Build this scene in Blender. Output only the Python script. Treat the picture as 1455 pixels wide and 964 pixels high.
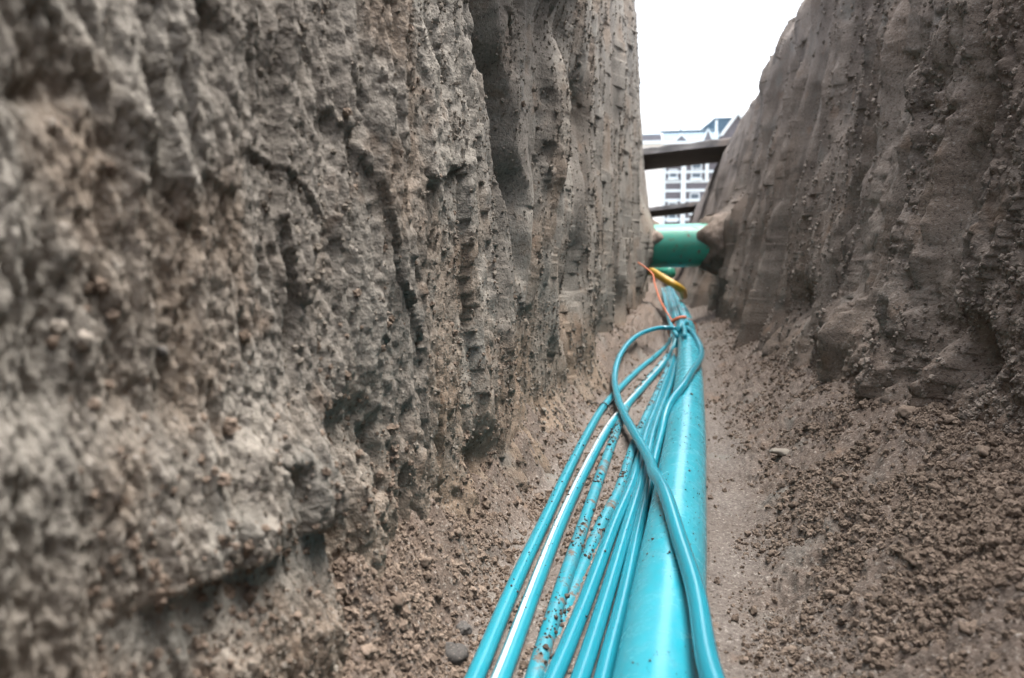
import bpy, bmesh, math
import numpy as np
from mathutils import Vector, Matrix

for o in list(bpy.data.objects):
    bpy.data.objects.remove(o)
scene = bpy.context.scene
COL = scene.collection
R = math.radians

# ------------------------------------------------------------------ camera
# eye at the origin, trench runs along +Y, trench floor about 0.255 m below the eye
W, H, F = 1455.0, 964.0, 1100.0
VPX, HORY = 955.0, 360.0
yaw = math.atan((VPX - W / 2) / F * 0.994)
pitch = math.atan((H / 2 - HORY) / F)
cam_d = bpy.data.cameras.new('camera')
cam = bpy.data.objects.new('camera', cam_d)
COL.objects.link(cam)
cam.location = (0, 0, 0)
cam.rotation_euler = (R(90) - pitch, 0, yaw)
cam_d.sensor_width = 36.0
cam_d.lens = F / W * 36.0
cam_d.clip_start = 0.01
cam_d.clip_end = 2000
cam_d.dof.use_dof = True
cam_d.dof.focus_distance = 0.72
cam_d.dof.aperture_fstop = cam_d.lens / 3.0
scene.camera = cam
CR = np.array(cam.rotation_euler.to_matrix())

# ------------------------------------------------------------------ sky, sun, exposure
SUN_DIR = Vector((0.25, 0.12, 0.95)).normalized()      # towards the sun (overcast, soft)
elev = math.asin(SUN_DIR.z)
azim = math.atan2(SUN_DIR.x, SUN_DIR.y)
world = bpy.data.worlds.new('World')
scene.world = world
world.use_nodes = True
wn, wl = world.node_tree.nodes, world.node_tree.links
bg = wn['Background']
sky = wn.new('ShaderNodeTexSky')
sky.sky_type = 'NISHITA'
sky.sun_disc = False
sky.sun_elevation = elev
sky.sun_rotation = azim
sky.air_density = 1.0
sky.dust_density = 6.0
sky.ozone_density = 1.0
hsv = wn.new('ShaderNodeHueSaturation')
hsv.inputs['Saturation'].default_value = 0.45           # cloud cover: nearly white light
wl.new(sky.outputs['Color'], hsv.inputs['Color'])
wl.new(hsv.outputs['Color'], bg.inputs['Color'])
bg.inputs['Strength'].default_value = 0.15
sun_d = bpy.data.lights.new('sun', 'SUN')
sun_d.energy = 0.7
sun_d.angle = R(35)
sun_d.color = (1.0, 0.97, 0.92)
sun = bpy.data.objects.new('sun', sun_d)
COL.objects.link(sun)
sun.rotation_euler = (-SUN_DIR).to_track_quat('-Z', 'Y').to_euler()
vs = scene.view_settings
vs.view_transform = 'Standard'
vs.look = 'None'
vs.gamma = 1
vs.use_curve_mapping = False
vs.exposure = 2.35
scene.cycles.max_bounces = 5
scene.cycles.diffuse_bounces = 4
scene.cycles.glossy_bounces = 3

# ------------------------------------------------------------------ helpers
rng = np.random.default_rng(7)

def ray(px, py):
    d = CR @ np.array([(px - W / 2) / F, -(py - H / 2) / F, -1.0])
    return d / d[1]                                       # scaled so that Y component = 1

def at_z(px, py, z):
    d = ray(px, py)
    return d * (z / d[2])

def at_y(px, py, y):
    return ray(px, py) * y

def project(x, y, z):
    p = np.stack([x, y, z], -1) @ CR                      # world -> camera (CR orthonormal)
    dep = np.maximum(-p[..., 2], 1e-3)
    return W / 2 + F * p[..., 0] / dep, H / 2 - F * p[..., 1] / dep

PERM = np.random.default_rng(3).permutation(1024).astype(np.int32)
VAL = np.random.default_rng(4).uniform(-1, 1, 1024).astype(np.float32)

def _h(i, j):
    return PERM[(PERM[i & 1023] + j) & 1023]

from concurrent.futures import ThreadPoolExecutor
POOL = ThreadPoolExecutor(4)
def chunked(fn):
    def g(x, y, *a):
        x = np.asarray(x, np.float32); y = np.asarray(y, np.float32)
        if x.size < 40000:
            return fn(x, y, *a)
        x, y = np.broadcast_arrays(x, y); sh = x.shape
        xf_, yf_ = x.ravel(), y.ravel()
        out = np.empty(xf_.size, np.float32)
        st = 16384
        def run(i):
            out[i:i + st] = fn(xf_[i:i + st], yf_[i:i + st], *a)
        list(POOL.map(run, range(0, xf_.size, st)))
        return out.reshape(sh)
    return g

@chunked
def vnoise(x, y, seed=0):
    x = np.asarray(x, np.float32) + seed * 17.31
    y = np.asarray(y, np.float32) + seed * 9.77
    xi = np.floor(x).astype(np.int32); yi = np.floor(y).astype(np.int32)
    fx = x - xi; fy = y - yi
    fx = fx * fx * fx * (fx * (fx * 6 - 15) + 10); fy = fy * fy * fy * (fy * (fy * 6 - 15) + 10)
    a = VAL[_h(xi, yi)]; b = VAL[_h(xi + 1, yi)]
    c = VAL[_h(xi, yi + 1)]; d = VAL[_h(xi + 1, yi + 1)]
    return (a + (b - a) * fx) * (1 - fy) + (c + (d - c) * fx) * fy

def fbm(x, y, oct=4, seed=0, gain=0.5):
    s = 0; a = 1.0; t = 0
    for k in range(oct):
        s = s + a * vnoise(x * (2.03 ** k), y * (2.03 ** k), seed + k * 3)
        t += a; a *= gain
    return s / t

def ridged(x, y, oct=3, seed=0):
    s = 0; a = 1.0; t = 0
    for k in range(oct):
        s = s + a * (1 - np.abs(vnoise(x * (2.1 ** k), y * (2.1 ** k), seed + 5 * k)) * 2)
        t += a; a *= 0.5
    return s / t

@chunked
def worley(x, y, seed=0):
    """height of a layer of irregular grains, 0..1"""
    x = np.asarray(x, np.float32); y = np.asarray(y, np.float32)
    xi = np.floor(x).astype(np.int32); yi = np.floor(y).astype(np.int32)
    best = np.zeros_like(x)
    for dx in (-1, 0, 1):
        for dy in (-1, 0, 1):
            h = _h(xi + dx + seed * 31, yi + dy + seed * 57)
            jx = VAL[h] * 0.5 + 0.5; jy = VAL[(h + 333) & 1023] * 0.5 + 0.5
            r = 0.45 + 0.4 * (VAL[(h + 77) & 1023] * 0.5 + 0.5)
            d2 = (xi + dx + jx - x) ** 2 + (yi + dy + jy - y) ** 2
            best = np.maximum(best, np.sqrt(np.maximum(r * r - d2, 0)))
    return best

@chunked
def cells(x, y, seed=0):
    """broken blocks: each irregular cell has its own height and tilt, about -1..1"""
    xi = np.floor(x).astype(np.int32); yi = np.floor(y).astype(np.int32)
    best = np.full(x.shape, 9.0, np.float32); val = np.zeros(x.shape, np.float32)
    for dx in (-1, 0, 1):
        for dy in (-1, 0, 1):
            h = _h(xi + dx + seed * 31, yi + dy + seed * 57)
            ex = x - (xi + dx + 0.5 + 0.48 * VAL[h]); ey = y - (yi + dy + 0.5 + 0.48 * VAL[(h + 333) & 1023])
            d2 = ex * ex + ey * ey
            v = 0.7 * VAL[(h + 77) & 1023] + 0.7 * VAL[(h + 501) & 1023] * ex + 0.6 * VAL[(h + 201) & 1023] * ey
            m = d2 < best
            best = np.where(m, d2, best); val = np.where(m, v, val)
    return val

def sstep(a, b, x):
    t = np.clip((x - a) / (b - a), 0, 1)
    return t * t * (3 - 2 * t)

def blob(px, py, cx, cy, rx, ry):
    return np.exp(-(((px - cx) / rx) ** 2 + ((py - cy) / ry) ** 2))

def mesh_np(name, verts, faces, mat, parent=None, smooth=True, attrs=None, mat_idx=None, mats=None):
    me = bpy.data.meshes.new(name)
    verts = np.asarray(verts, np.float32); faces = np.asarray(faces, np.int32)
    n, k = faces.shape
    me.vertices.add(len(verts)); me.vertices.foreach_set('co', verts.ravel())
    me.loops.add(n * k); me.loops.foreach_set('vertex_index', faces.ravel())
    me.polygons.add(n)
    me.polygons.foreach_set('loop_start', np.arange(0, n * k, k, dtype=np.int32))
    try:
        me.polygons.foreach_set('loop_total', np.full(n, k, np.int32))
    except Exception:
        pass
    for m in (mats or [mat]):
        me.materials.append(m)
    if mat_idx is not None:
        me.polygons.foreach_set('material_index', np.asarray(mat_idx, np.int32))
    me.update(calc_edges=True)
    me.polygons.foreach_set('use_smooth', np.full(n, smooth, bool))
    for an, av in (attrs or {}).items():
        a = me.attributes.new(an, 'FLOAT', 'POINT')
        a.data.foreach_set('value', np.asarray(av, np.float32).ravel())
    me.validate()
    o = bpy.data.objects.new(name, me)
    COL.objects.link(o)
    if parent:
        o.parent = parent
    return o

def grid_faces(nr, nc, flip=False):
    i = np.arange(nr - 1)[:, None] * nc + np.arange(nc - 1)[None, :]
    i = i.ravel()
    f = np.stack([i, i + 1, i + nc + 1, i + nc], -1)
    return f[:, ::-1] if flip else f

def tag(o, label=None, cat=None, group=None, kind=None):
    if label: o['label'] = label
    if cat: o['category'] = cat
    if group: o['group'] = group
    if kind: o['kind'] = kind
    return o

def empty(name, loc=(0, 0, 0), rz=0):
    o = bpy.data.objects.new(name, None)
    o.empty_display_size = 0.05
    COL.objects.link(o)
    o.location = loc; o.rotation_euler = (0, 0, rz)
    return o

def bm_obj(name, bm, mat, parent=None, smooth=False):
    me = bpy.data.meshes.new(name)
    bm.normal_update(); bm.to_mesh(me); bm.free()
    me.materials.append(mat)
    if smooth:
        me.polygons.foreach_set('use_smooth', np.full(len(me.polygons), True))
    o = bpy.data.objects.new(name, me)
    COL.objects.link(o)
    if parent:
        o.parent = parent
    return o

def prism(bm, pts, y0, y1):
    """polygon in the XZ plane extruded from y0 to y1"""
    a = [bm.verts.new((p[0], y0, p[1])) for p in pts]
    b = [bm.verts.new((p[0], y1, p[1])) for p in pts]
    n = len(pts)
    fs = [bm.faces.new(a), bm.faces.new(b[::-1])]
    for i in range(n):
        fs.append(bm.faces.new((a[i], b[i], b[(i + 1) % n], a[(i + 1) % n])))
    bmesh.ops.recalc_face_normals(bm, faces=fs)

def boxm(bm, x0, x1, y0, y1, z0, z1):
    prism(bm, [(x0, z0), (x1, z0), (x1, z1), (x0, z1)], y0, y1)

# ------------------------------------------------------------------ materials
def mat_new(name):
    m = bpy.data.materials.new(name); m.use_nodes = True
    return m, m.node_tree.nodes, m.node_tree.links, m.node_tree.nodes['Principled BSDF']

def N(n, typ, **kw):
    o = n.new(typ)
    for k, v in kw.items():
        setattr(o, k, v)
    return o

def mixc(n, l, fac, a, b):
    m = n.new('ShaderNodeMix'); m.data_type = 'RGBA'
    for s, v in ((m.inputs[0], fac), (m.inputs[6], a), (m.inputs[7], b)):
        if isinstance(v, (tuple, list)):
            s.default_value = (*v, 1) if len(v) == 3 else v
        elif isinstance(v, (int, float)):
            s.default_value = v
        else:
            l.new(v, s)
    return m.outputs[2]

def noise(n, l, co, scale, detail=4, rough=0.55):
    t = n.new('ShaderNodeTexNoise')
    t.inputs['Scale'].default_value = scale; t.inputs['Detail'].default_value = detail
    t.inputs['Roughness'].default_value = rough
    l.new(co, t.inputs['Vector'])
    return t.outputs['Fac']

def ramp(n, l, v, lo, hi, a=0.0, b=1.0):
    m = n.new('ShaderNodeMapRange')
    m.inputs['From Min'].default_value = lo; m.inputs['From Max'].default_value = hi
    m.inputs['To Min'].default_value = a; m.inputs['To Max'].default_value = b
    l.new(v, m.inputs['Value'])
    return m.outputs['Result']

def soil_material(name, compact, pale, loose, dark, vstretch=True, shade_patch=0.0):
    m, n, l, b = mat_new(name)
    tc = n.new('ShaderNodeTexCoord'); co = tc.outputs['Object']
    mp = n.new('ShaderNodeMapping'); l.new(co, mp.inputs['Vector'])
    mp.inputs['Scale'].default_value = (1, 1, 0.35 if vstretch else 1)
    co2 = mp.outputs['Vector']
    c = mixc(n, l, ramp(n, l, noise(n, l, co2, 11, 5, 0.68), 0.36, 0.64), compact, pale)
    at = n.new('ShaderNodeAttribute'); at.attribute_name = 'loose'
    c = mixc(n, l, at.outputs['Fac'], c, loose)
    # grain to grain colour: quartz, rust-brown and dark mineral grains
    g = noise(n, l, co, 300, 3, 0.75)
    c = mixc(n, l, ramp(n, l, g, 0.46, 0.32, 0, 0.8), c, dark)
    c = mixc(n, l, ramp(n, l, g, 0.56, 0.72, 0, 0.75), c, (0.33, 0.305, 0.27))
    if shade_patch:
        mp2 = n.new('ShaderNodeMapping'); l.new(co, mp2.inputs['Vector']); mp2.inputs['Scale'].default_value = (1, 1, 0.3)
        c = mixc(n, l, ramp(n, l, noise(n, l, mp2.outputs['Vector'], 7, 3, 0.6), 0.46, 0.62, 0, shade_patch), c, (0.062, 0.05, 0.042))  # dark brown patches painted in for the shade of crevices
    # rusty stains
    c = mixc(n, l, ramp(n, l, noise(n, l, co, 21, 3, 0.6), 0.60, 0.74, 0, 0.55), c, (0.145, 0.092, 0.058))
    # greenish grey clayey stains
    c = mixc(n, l, ramp(n, l, noise(n, l, co, 13, 2, 0.6), 0.58, 0.72, 0, 0.5), c, (0.14, 0.14, 0.127))
    l.new(c, b.inputs['Base Color'])
    b.inputs['Roughness'].default_value = 0.93
    b.inputs['Specular IOR Level'].default_value = 0.25
    bp = n.new('ShaderNodeBump'); bp.inputs['Strength'].default_value = 0.75
    bp.inputs['Distance'].default_value = 0.0022
    l.new(noise(n, l, co, 300, 2, 0.8), bp.inputs['Height'])
    l.new(bp.outputs['Normal'], b.inputs['Normal'])
    return m

M = {}
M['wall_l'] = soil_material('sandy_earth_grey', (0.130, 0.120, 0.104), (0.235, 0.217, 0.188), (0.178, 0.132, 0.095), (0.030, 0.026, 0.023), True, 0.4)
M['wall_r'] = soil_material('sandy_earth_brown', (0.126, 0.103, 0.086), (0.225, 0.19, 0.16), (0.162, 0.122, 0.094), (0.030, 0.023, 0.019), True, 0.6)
M['floor'] = soil_material('sandy_floor', (0.104, 0.087, 0.075), (0.138, 0.12, 0.106), (0.106, 0.08, 0.063), (0.028, 0.022, 0.018), False)  # albedo lowered to paint in shade at the trench bottom

def crumb_material(name, a, bcol, d):
    m, n, l, b = mat_new(name)
    tc = n.new('ShaderNodeTexCoord'); oi = n.new('ShaderNodeObjectInfo')
    c = mixc(n, l, oi.outputs['Random'], a, bcol)
    geo = n.new('ShaderNodeNewGeometry')
    g = noise(n, l, geo.outputs['Position'], 650, 1, 0.7)
    c = mixc(n, l, ramp(n, l, g, 0.45, 0.28, 0, 0.7), c, d)
    c = mixc(n, l, ramp(n, l, g, 0.62, 0.76, 0, 0.5), c, (0.27, 0.235, 0.195))
    l.new(c, b.inputs['Base Color']); b.inputs['Roughness'].default_value = 0.95
    b.inputs['Specular IOR Level'].default_value = 0.2
    return m
M['crumb'] = crumb_material('loose_sand_crumbs', (0.10, 0.075, 0.057), (0.185, 0.143, 0.112), (0.04, 0.03, 0.024))
M['crumb_grey'] = crumb_material('dry_sand_crumbs', (0.12, 0.104, 0.086), (0.20, 0.178, 0.15), (0.035, 0.028, 0.023))
M['crumb_brown'] = crumb_material('damp_sand_crumbs', (0.12, 0.10, 0.083), (0.26, 0.222, 0.188), (0.045, 0.036, 0.03))
M['grain'] = crumb_material('dark_grains', (0.045, 0.034, 0.028), (0.12, 0.094, 0.074), (0.02, 0.018, 0.016))
M['stone'] = crumb_material('grey_stone', (0.06, 0.056, 0.052), (0.09, 0.085, 0.08), (0.03, 0.028, 0.026))
M['shell'] = crumb_material('pale_pebble', (0.2, 0.18, 0.15), (0.24, 0.21, 0.18), (0.12, 0.1, 0.08))

def plastic(name, col, dust=0.5, rough=0.3, dust_col=(0.19, 0.16, 0.13), patch=0.6, speck=0.3):
    m, n, l, b = mat_new(name)
    geo = n.new('ShaderNodeNewGeometry'); co = geo.outputs['Position']
    c = mixc(n, l, ramp(n, l, noise(n, l, co, 14, 3), 0.35, 0.65), tuple(v * 0.9 for v in col), col)
    film = ramp(n, l, noise(n, l, co, 55, 6, 0.7), 0.40, 0.75, 0.02, 0.28 * dust)
    c = mixc(n, l, film, c, dust_col)
    p = ramp(n, l, noise(n, l, co, 38, 8, 0.72), patch, patch + 0.05)
    s = ramp(n, l, noise(n, l, co, 1100, 2, 0.6), 0.68, 0.72, 0, speck)
    mx = n.new('ShaderNodeMath'); mx.operation = 'MAXIMUM'
    l.new(p, mx.inputs[0]); l.new(s, mx.inputs[1])
    c = mixc(n, l, mx.outputs[0], c, tuple(v * 0.8 for v in dust_col))
    l.new(c, b.inputs['Base Color'])
    r1 = ramp(n, l, film, 0, 0.3, rough, rough + 0.18)
    ad = n.new('ShaderNodeMath'); ad.operation = 'ADD'; ad.use_clamp = True
    mu = n.new('ShaderNodeMath'); mu.operation = 'MULTIPLY'; mu.inputs[1].default_value = 0.55
    l.new(mx.outputs[0], mu.inputs[0]); l.new(r1, ad.inputs[0]); l.new(mu.outputs[0], ad.inputs[1])
    l.new(ad.outputs[0], b.inputs['Roughness'])
    bp = n.new('ShaderNodeBump'); bp.inputs['Strength'].default_value = 0.25; bp.inputs['Distance'].default_value = 0.0006
    l.new(noise(n, l, co, 300, 4, 0.7), bp.inputs['Height']); l.new(bp.outputs['Normal'], b.inputs['Normal'])
    b.inputs['IOR'].default_value = 1.5
    return m

TEAL = (0.006, 0.20, 0.262)
M['duct'] = plastic('teal_microduct', TEAL, 0.35, 0.27, patch=0.70, speck=0.35)
M['duct_dirty'] = plastic('teal_microduct_muddy', TEAL, 1.4, 0.35, (0.12, 0.095, 0.075), patch=0.545, speck=0.9)
M['duct_clean'] = plastic('teal_microduct_clean', (0.006, 0.183, 0.246), 0.25, 0.18, patch=0.80, speck=0.1)
M['stripe'] = plastic('white_stripe', (0.50, 0.53, 0.53), 0.9, 0.3, patch=0.61, speck=0.5)
M['pipe'] = plastic('cyan_pipe', (0.012, 0.245, 0.315), 0.55, 0.22, (0.26, 0.33, 0.34), patch=0.78, speck=0.2)  # pale cyan dust film, also painting in part of the sky highlight
M['green'] = plastic('green_sewer_pipe', (0.012, 0.235, 0.16), 1.0, 0.30, (0.13, 0.105, 0.08), patch=0.565, speck=0.6)
M['yellow'] = plastic('yellow_gas_pipe', (0.42, 0.24, 0.01), 0.8, 0.4, patch=0.66)
M['orange'] = plastic('orange_cord', (0.45, 0.10, 0.03), 0.6, 0.6, patch=0.7)
M['black'] = plastic('black_tie', (0.03, 0.03, 0.03), 0.8, 0.5, patch=0.7)

def simple(name, col, rough=0.7, scale=3.0, var=0.25, bump=0.0, bscale=20):
    m, n, l, b = mat_new(name)
    tc = n.new('ShaderNodeTexCoord'); co = tc.outputs['Object']
    c = mixc(n, l, ramp(n, l, noise(n, l, co, scale, 5), 0.3, 0.7), tuple(v * (1 - var) for v in col), col)
    l.new(c, b.inputs['Base Color']); b.inputs['Roughness'].default_value = rough
    if bump:
        bp = n.new('ShaderNodeBump'); bp.inputs['Distance'].default_value = bump
        l.new(noise(n, l, co, bscale, 5), bp.inputs['Height']); l.new(bp.outputs['Normal'], b.inputs['Normal'])
    return m
def wood_mat():
    m, n, l, b = mat_new('weathered_board')
    tc = n.new('ShaderNodeTexCoord')
    mp = n.new('ShaderNodeMapping'); mp.inputs['Scale'].default_value = (1.5, 22, 22); l.new(tc.outputs['Object'], mp.inputs['Vector'])
    g = noise(n, l, mp.outputs['Vector'], 2.2, 7, 0.65)
    c = mixc(n, l, ramp(n, l, g, 0.3, 0.7), (0.05, 0.047, 0.045), (0.13, 0.12, 0.115))
    c = mixc(n, l, ramp(n, l, noise(n, l, tc.outputs['Object'], 6, 4), 0.55, 0.7, 0, 0.7), c, (0.15, 0.115, 0.09))
    l.new(c, b.inputs['Base Color']); b.inputs['Roughness'].default_value = 0.8
    bp = n.new('ShaderNodeBump'); bp.inputs['Distance'].default_value = 0.004
    l.new(g, bp.inputs['Height']); l.new(bp.outputs['Normal'], b.inputs['Normal'])
    return m
M['wood'] = wood_mat()
M['brick'] = simple('house_brick', (0.14, 0.135, 0.15), 0.85, 5, 0.2)  # lighter bluish grey, distance haze mixed into the colour
M['white'] = simple('white_stone', (0.62, 0.70, 0.73), 0.6, 2, 0.08)  # cyan tint in the colour stands in for glare on white stone
M['plaster'] = simple('white_plaster', (0.80, 0.80, 0.78), 0.7, 1.5, 0.06)
M['slate'] = simple('slate_roof', (0.085, 0.15, 0.205), 0.6, 4, 0.25)  # slate blue, lightened in the colour for distance haze
M['lead'] = simple('lead_flashing', (0.20, 0.26, 0.30), 0.6, 4, 0.15)
M['iron'] = simple('dark_metal', (0.12, 0.13, 0.14), 0.5, 4, 0.1)
M['ground'] = simple('sandy_street', (0.27, 0.235, 0.20), 0.9, 2.5, 0.35, 0.01, 30)
gm, gn, gl, gb = mat_new('window_glass')
gb.inputs['Base Color'].default_value = (0.10, 0.13, 0.16, 1); gb.inputs['Roughness'].default_value = 0.08  # pale blue base stands in for reflected sky
M['glass'] = gm

# ------------------------------------------------------------------ the trench walls
FLOOR = -0.255
TOP = 0.70

def interp(y, xs, vs_):
    return np.interp(y, xs, vs_)

def pipe_axis_px():
    # pixel centres of the big duct on the plane of its axis (z = -0.23)
    return [(905, 1250), (925, 1080), (938, 964), (950, 844), (960, 760), (967, 690), (972.5, 640), (976.5, 585), (979, 530), (978, 495), (975, 465),
            (970, 447), (963, 433), (956, 421), (951, 412)]

# --- left wall
def cols_left():
    pxs = np.arange(-520, 907, 1.65)
    y = -205.0 / (pxs - VPX)
    near = np.linspace(-2.0, y[0], 40)[:-1]
    far = np.geomspace(y[-1], 24.0, 60)[1:]
    return np.concatenate([near, y, far])

yl = cols_left()
zl = np.concatenate([np.linspace(-0.34, 0.42, 520), np.linspace(0.42, TOP, 130)[1:]])
Y, Z = np.meshgrid(yl.astype(np.float32), zl.astype(np.float32))
t = (Z - FLOOR) / (TOP - FLOOR)
topL = interp(Y, [-2, 1.0, 1.6, 2.14, 2.95, 4.3, 5.3, 7, 11, 24], [-.22, -.20, -.15, -.112, -.138, -.196, -.19, -.23, -.33, -.62])
basL = interp(Y, [-2, .3, .6, .83, 1.4, 2.2, 2.8, 3.5, 5, 8, 24], [-.185, -.18, -.182, -.178, -.150, -.128, -.112, -.112, -.13, -.2, -.45])
X0 = basL + (topL - basL) * np.clip(t, 0, 1) ** 1.2
PX, PY = project(X0, Y, Z)
PX = np.where(Y < 0.12, -2000, PX)
S = Z * 1.0
nearf = sstep(5.0, 2.0, Y)
d = np.zeros_like(Y)
def qco(cols, f):                                        # coordinate along the wall whose frequency never beats the mesh columns
    dy = np.gradient(cols)
    w = np.minimum(f, 0.42 / np.maximum(dy, 1e-6))
    return (np.concatenate([[0], np.cumsum(0.5 * (w[1:] + w[:-1]) * np.diff(cols))])).astype(np.float32)[None, :] * np.ones_like(Z)
def qz(cols, f, p=0.85):                                 # matching slow-down of the detail up the wall
    dy = np.gradient(cols)
    return (np.clip(0.42 / np.maximum(dy, 1e-6) / f, 0.05, 1) ** p).astype(np.float32)[None, :] * Z
# broad undulation
d += 0.013 * fbm(Y * 7, Z * 3, 3, 11) * (0.4 + 0.6 * nearf)
# vertical scraping / runnels
wy = Y + 0.015 * fbm(Y * 12, Z * 4, 2, 41)
wz = Z + 0.03 * fbm(Y * 12, Z * 8, 3, 43)
stre = sstep(0.3, 0.8, Y)
d += 0.0075 * cells(wy * 9, wz * 3.6, 11) * (0.6 + 0.4 * nearf)
d += 0.0048 * cells(wy * 24, wz * 7, 12)
d += 0.0065 * fbm(wy * 26, Z * 3.0, 3, 21) * (0.5 + stre)
d += 0.0040 * fbm(qco(yl, 130), qz(yl, 130) * 22, 3, 25, 0.6)
# lumps and crumbs broken out of the face
patch = sstep(0.0, 0.35, fbm(Y * 9, Z * 7, 3, 31))
lowz = sstep(0.02, -0.2, Z)
patch = np.clip(patch + 0.6 * lowz, 0, 1.3)
d += 0.0065 * (0.35 + 0.75 * patch) * fbm(qco(yl, 60), qz(yl, 60) * 18, 4, 51, 0.6)
d -= 0.012 * (0.3 + 0.7 * patch) * sstep(0.26, 0.66, fbm(qco(yl, 34), qz(yl, 34) * 15, 3, 61, 0.6))
d += 0.0036 * patch * (0.55 + 0.45 * stre) * worley(qco(yl, 130), qz(yl, 130) * 60, 1)
d += 0.0020 * worley(qco(yl, 270), qz(yl, 270) * 150, 2)
d += 0.0014 * fbm(qco(yl, 480), qz(yl, 480) * 300, 2, 71)
# --- features seen in the photograph, given where they lie on the wall
xc = np.interp(PY, [-60, 60, 140, 220, 330, 400], [648, 668, 690, 700, 716, 730]) + 5 * fbm(Z * 14, Y * 0, 2, 81)
s = PX - xc
wid = np.interp(PY, [-60, 100, 250, 330, 390], [20, 17, 14, 10, 5])
crev = sstep(-3, 3, s) * sstep(wid + 10, wid - 4, s) * sstep(415, 340, PY)
d = d - 0.050 * crev
d += (0.075 + 0.03 * fbm(Y * 9, Z * 9, 3, 87)) * sstep(590, 670, PX) * sstep(830, 730, PX) * sstep(0.28, 0.42, Z + 0.03 * fbm(Y * 12, Z * 3, 2, 89)) * sstep(0.68, 0.45, Z)    # out-of-view overhang added above the crevice to keep sky light out
slab = sstep(wid - 4, wid + 10, s) * sstep(842, 834, PX) * sstep(520, 300, PY)
d += 0.012 * slab
d -= 0.044 * blob(PX, PY, 810, 180, 17, 62)
d -= 0.016 * blob(PX, PY, 770, 30, 20, 50)
d -= 0.036 * blob(PX, PY, 812, 395, 12, 60)
d -= 0.030 * blob(PX, PY, 874, 432, 8, 30)
d -= 0.012 * blob(PX, PY, 850, 470, 14, 40)
d -= 0.014 * blob(PX, PY, 665, 650, 16, 30)
d -= 0.012 * blob(PX, PY, 500, 600, 26, 60)
# shovel notch low down: a lip with a smooth cut face below it
lip = np.interp(PX, [-200, 150, 300, 450, 470], [1010, 868, 806, 738, 730]) + 5 * fbm(Y * 90, Z * 0, 3, 83)
below = sstep(lip - 3, lip + 6, PY) * np.clip((lip + 130 - PY) / 120, 0, 1) * sstep(468, 452, PX) * sstep(60, 220, PX)
d = d * (1 - 0.8 * np.sqrt(below)) - 0.0045 * below
d += 0.005 * blob(PX - 0, (PY - lip) + 35, 330, 0, 150, 40)
d += 0.009 * sstep(462, 446, PX + 6 * fbm(Z * 40, Y * 0, 2, 85)) * sstep(560, 680, PY)
# shoulder with a crack behind it
d -= 0.018 * sstep(452, 462, PX) * sstep(498, 474, PX) * sstep(560, 640, PY) * sstep(960, 850, PY)
d -= 0.012 * blob(PX, PY, 422, 470, 8, 50)
# ridge running down from the top left, dark hollow beside it
rx = np.interp(PY, [-40, 20, 220, 330], [5, 40, 190, 260])
d += 0.004 * np.exp(-((PX - rx) / 22) ** 2) * sstep(330, 200, PY)
d -= 0.006 * blob(PX, PY, 20, 135, 45, 25)
d -= 0.012 * blob(PX, PY, 435, 100, 10, 35)
# soil hanging round the crossing pipe
d += 0.052 * np.exp(-((Y - 2.93) / 0.20) ** 2) * np.exp(-((Z - 0.035) / 0.13) ** 2)
# step in the far edge of the wall
d -= 0.02 * sstep(4.25, 4.45, Y) * sstep(0.3, 0.5, Z)
# near base: foot of loose sand
d += 0.035 * sstep(-0.19, -0.26, Z) * (0.7 + 0.7 * fbm(Y * 14, Z * 6, 3, 91)) * sstep(0.45, 0.7, Y)
XW = X0 + d
XL2 = XW.copy()
loose = np.clip(sstep(-0.05, -0.22, Z) * 0.75 + sstep(0.05, 0.5, fbm(Y * 11, Z * 8, 4, 95)) * 0.65 - 0.6 * below, 0, 1)
VL = np.stack([XW, Y, Z], -1)
# top rows roll over onto the street
nr, nc = Y.shape
extra = []
for k, dx in enumerate((0.012, 0.05, 0.3, 1.0)):
    e = VL[-1].copy()
    if k < 3:
        e[:, 0] -= dx
    else:
        e[:, 0] = -1.3
    e[:, 2] = TOP + (0.008, 0.012, 0.010, 0.004)[k]
    extra.append(e)
VLa = np.concatenate([VL, np.stack(extra)], 0)
la = np.concatenate([loose, np.repeat(loose[-1:], 4, 0)], 0)
o = mesh_np('earth_wall_left', VLa.reshape(-1, 3), grid_faces(nr + 4, nc, True), M['wall_l'], attrs={'loose': la})
tag(o, 'grey sandy trench wall with deep crevice and shovel notch', 'earth wall', kind='structure')

# --- right wall
pxs = np.arange(1640, 985, -1.5)
yr = 262.0 / (pxs - VPX)
yr = np.concatenate([np.linspace(-2.0, yr[0], 40)[:-1], yr, np.geomspace(yr[-1], 24.0, 30)[1:]])
zr = np.concatenate([np.linspace(-0.32, 0.40, 460), np.linspace(0.40, TOP, 140)[1:]])
Y, Z = np.meshgrid(yr.astype(np.float32), zr.astype(np.float32))
t = np.clip((Z - FLOOR) / (TOP - FLOOR), 0, 1)
topR = interp(Y, [-2, .6, 1.5, 2.1, 4, 24], [.36, .35, .34, .325, .325, .33])
basR = interp(Y, [-2, .5, 1, 2, 2.6, 3.2, 4, 6, 10, 24], [.27, .25, .225, .19, .178, .155, .07, .02, .06, .2])
X0 = basR + (topR - basR) * t ** 0.9
PX, PY = project(X0, Y, Z)
PX = np.where(Y < 0.12, 4000, PX)
d = np.zeros_like(Y)
farf = sstep(6, 2.5, Y)
lean = -0.05 * Z
d -= 0.018 * fbm((Y - lean) * 6, Z * 2.5, 3, 111) * farf
wy = Y - lean + 0.022 * fbm(Y * 9, Z * 3.2, 2, 113)
wz = Z + 0.05 * fbm(Y * 14, Z * 5, 3, 115)
d -= 0.012 * cells(wy * 8, wz * 1.7, 21) * (0.4 + 0.6 * farf)
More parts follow.
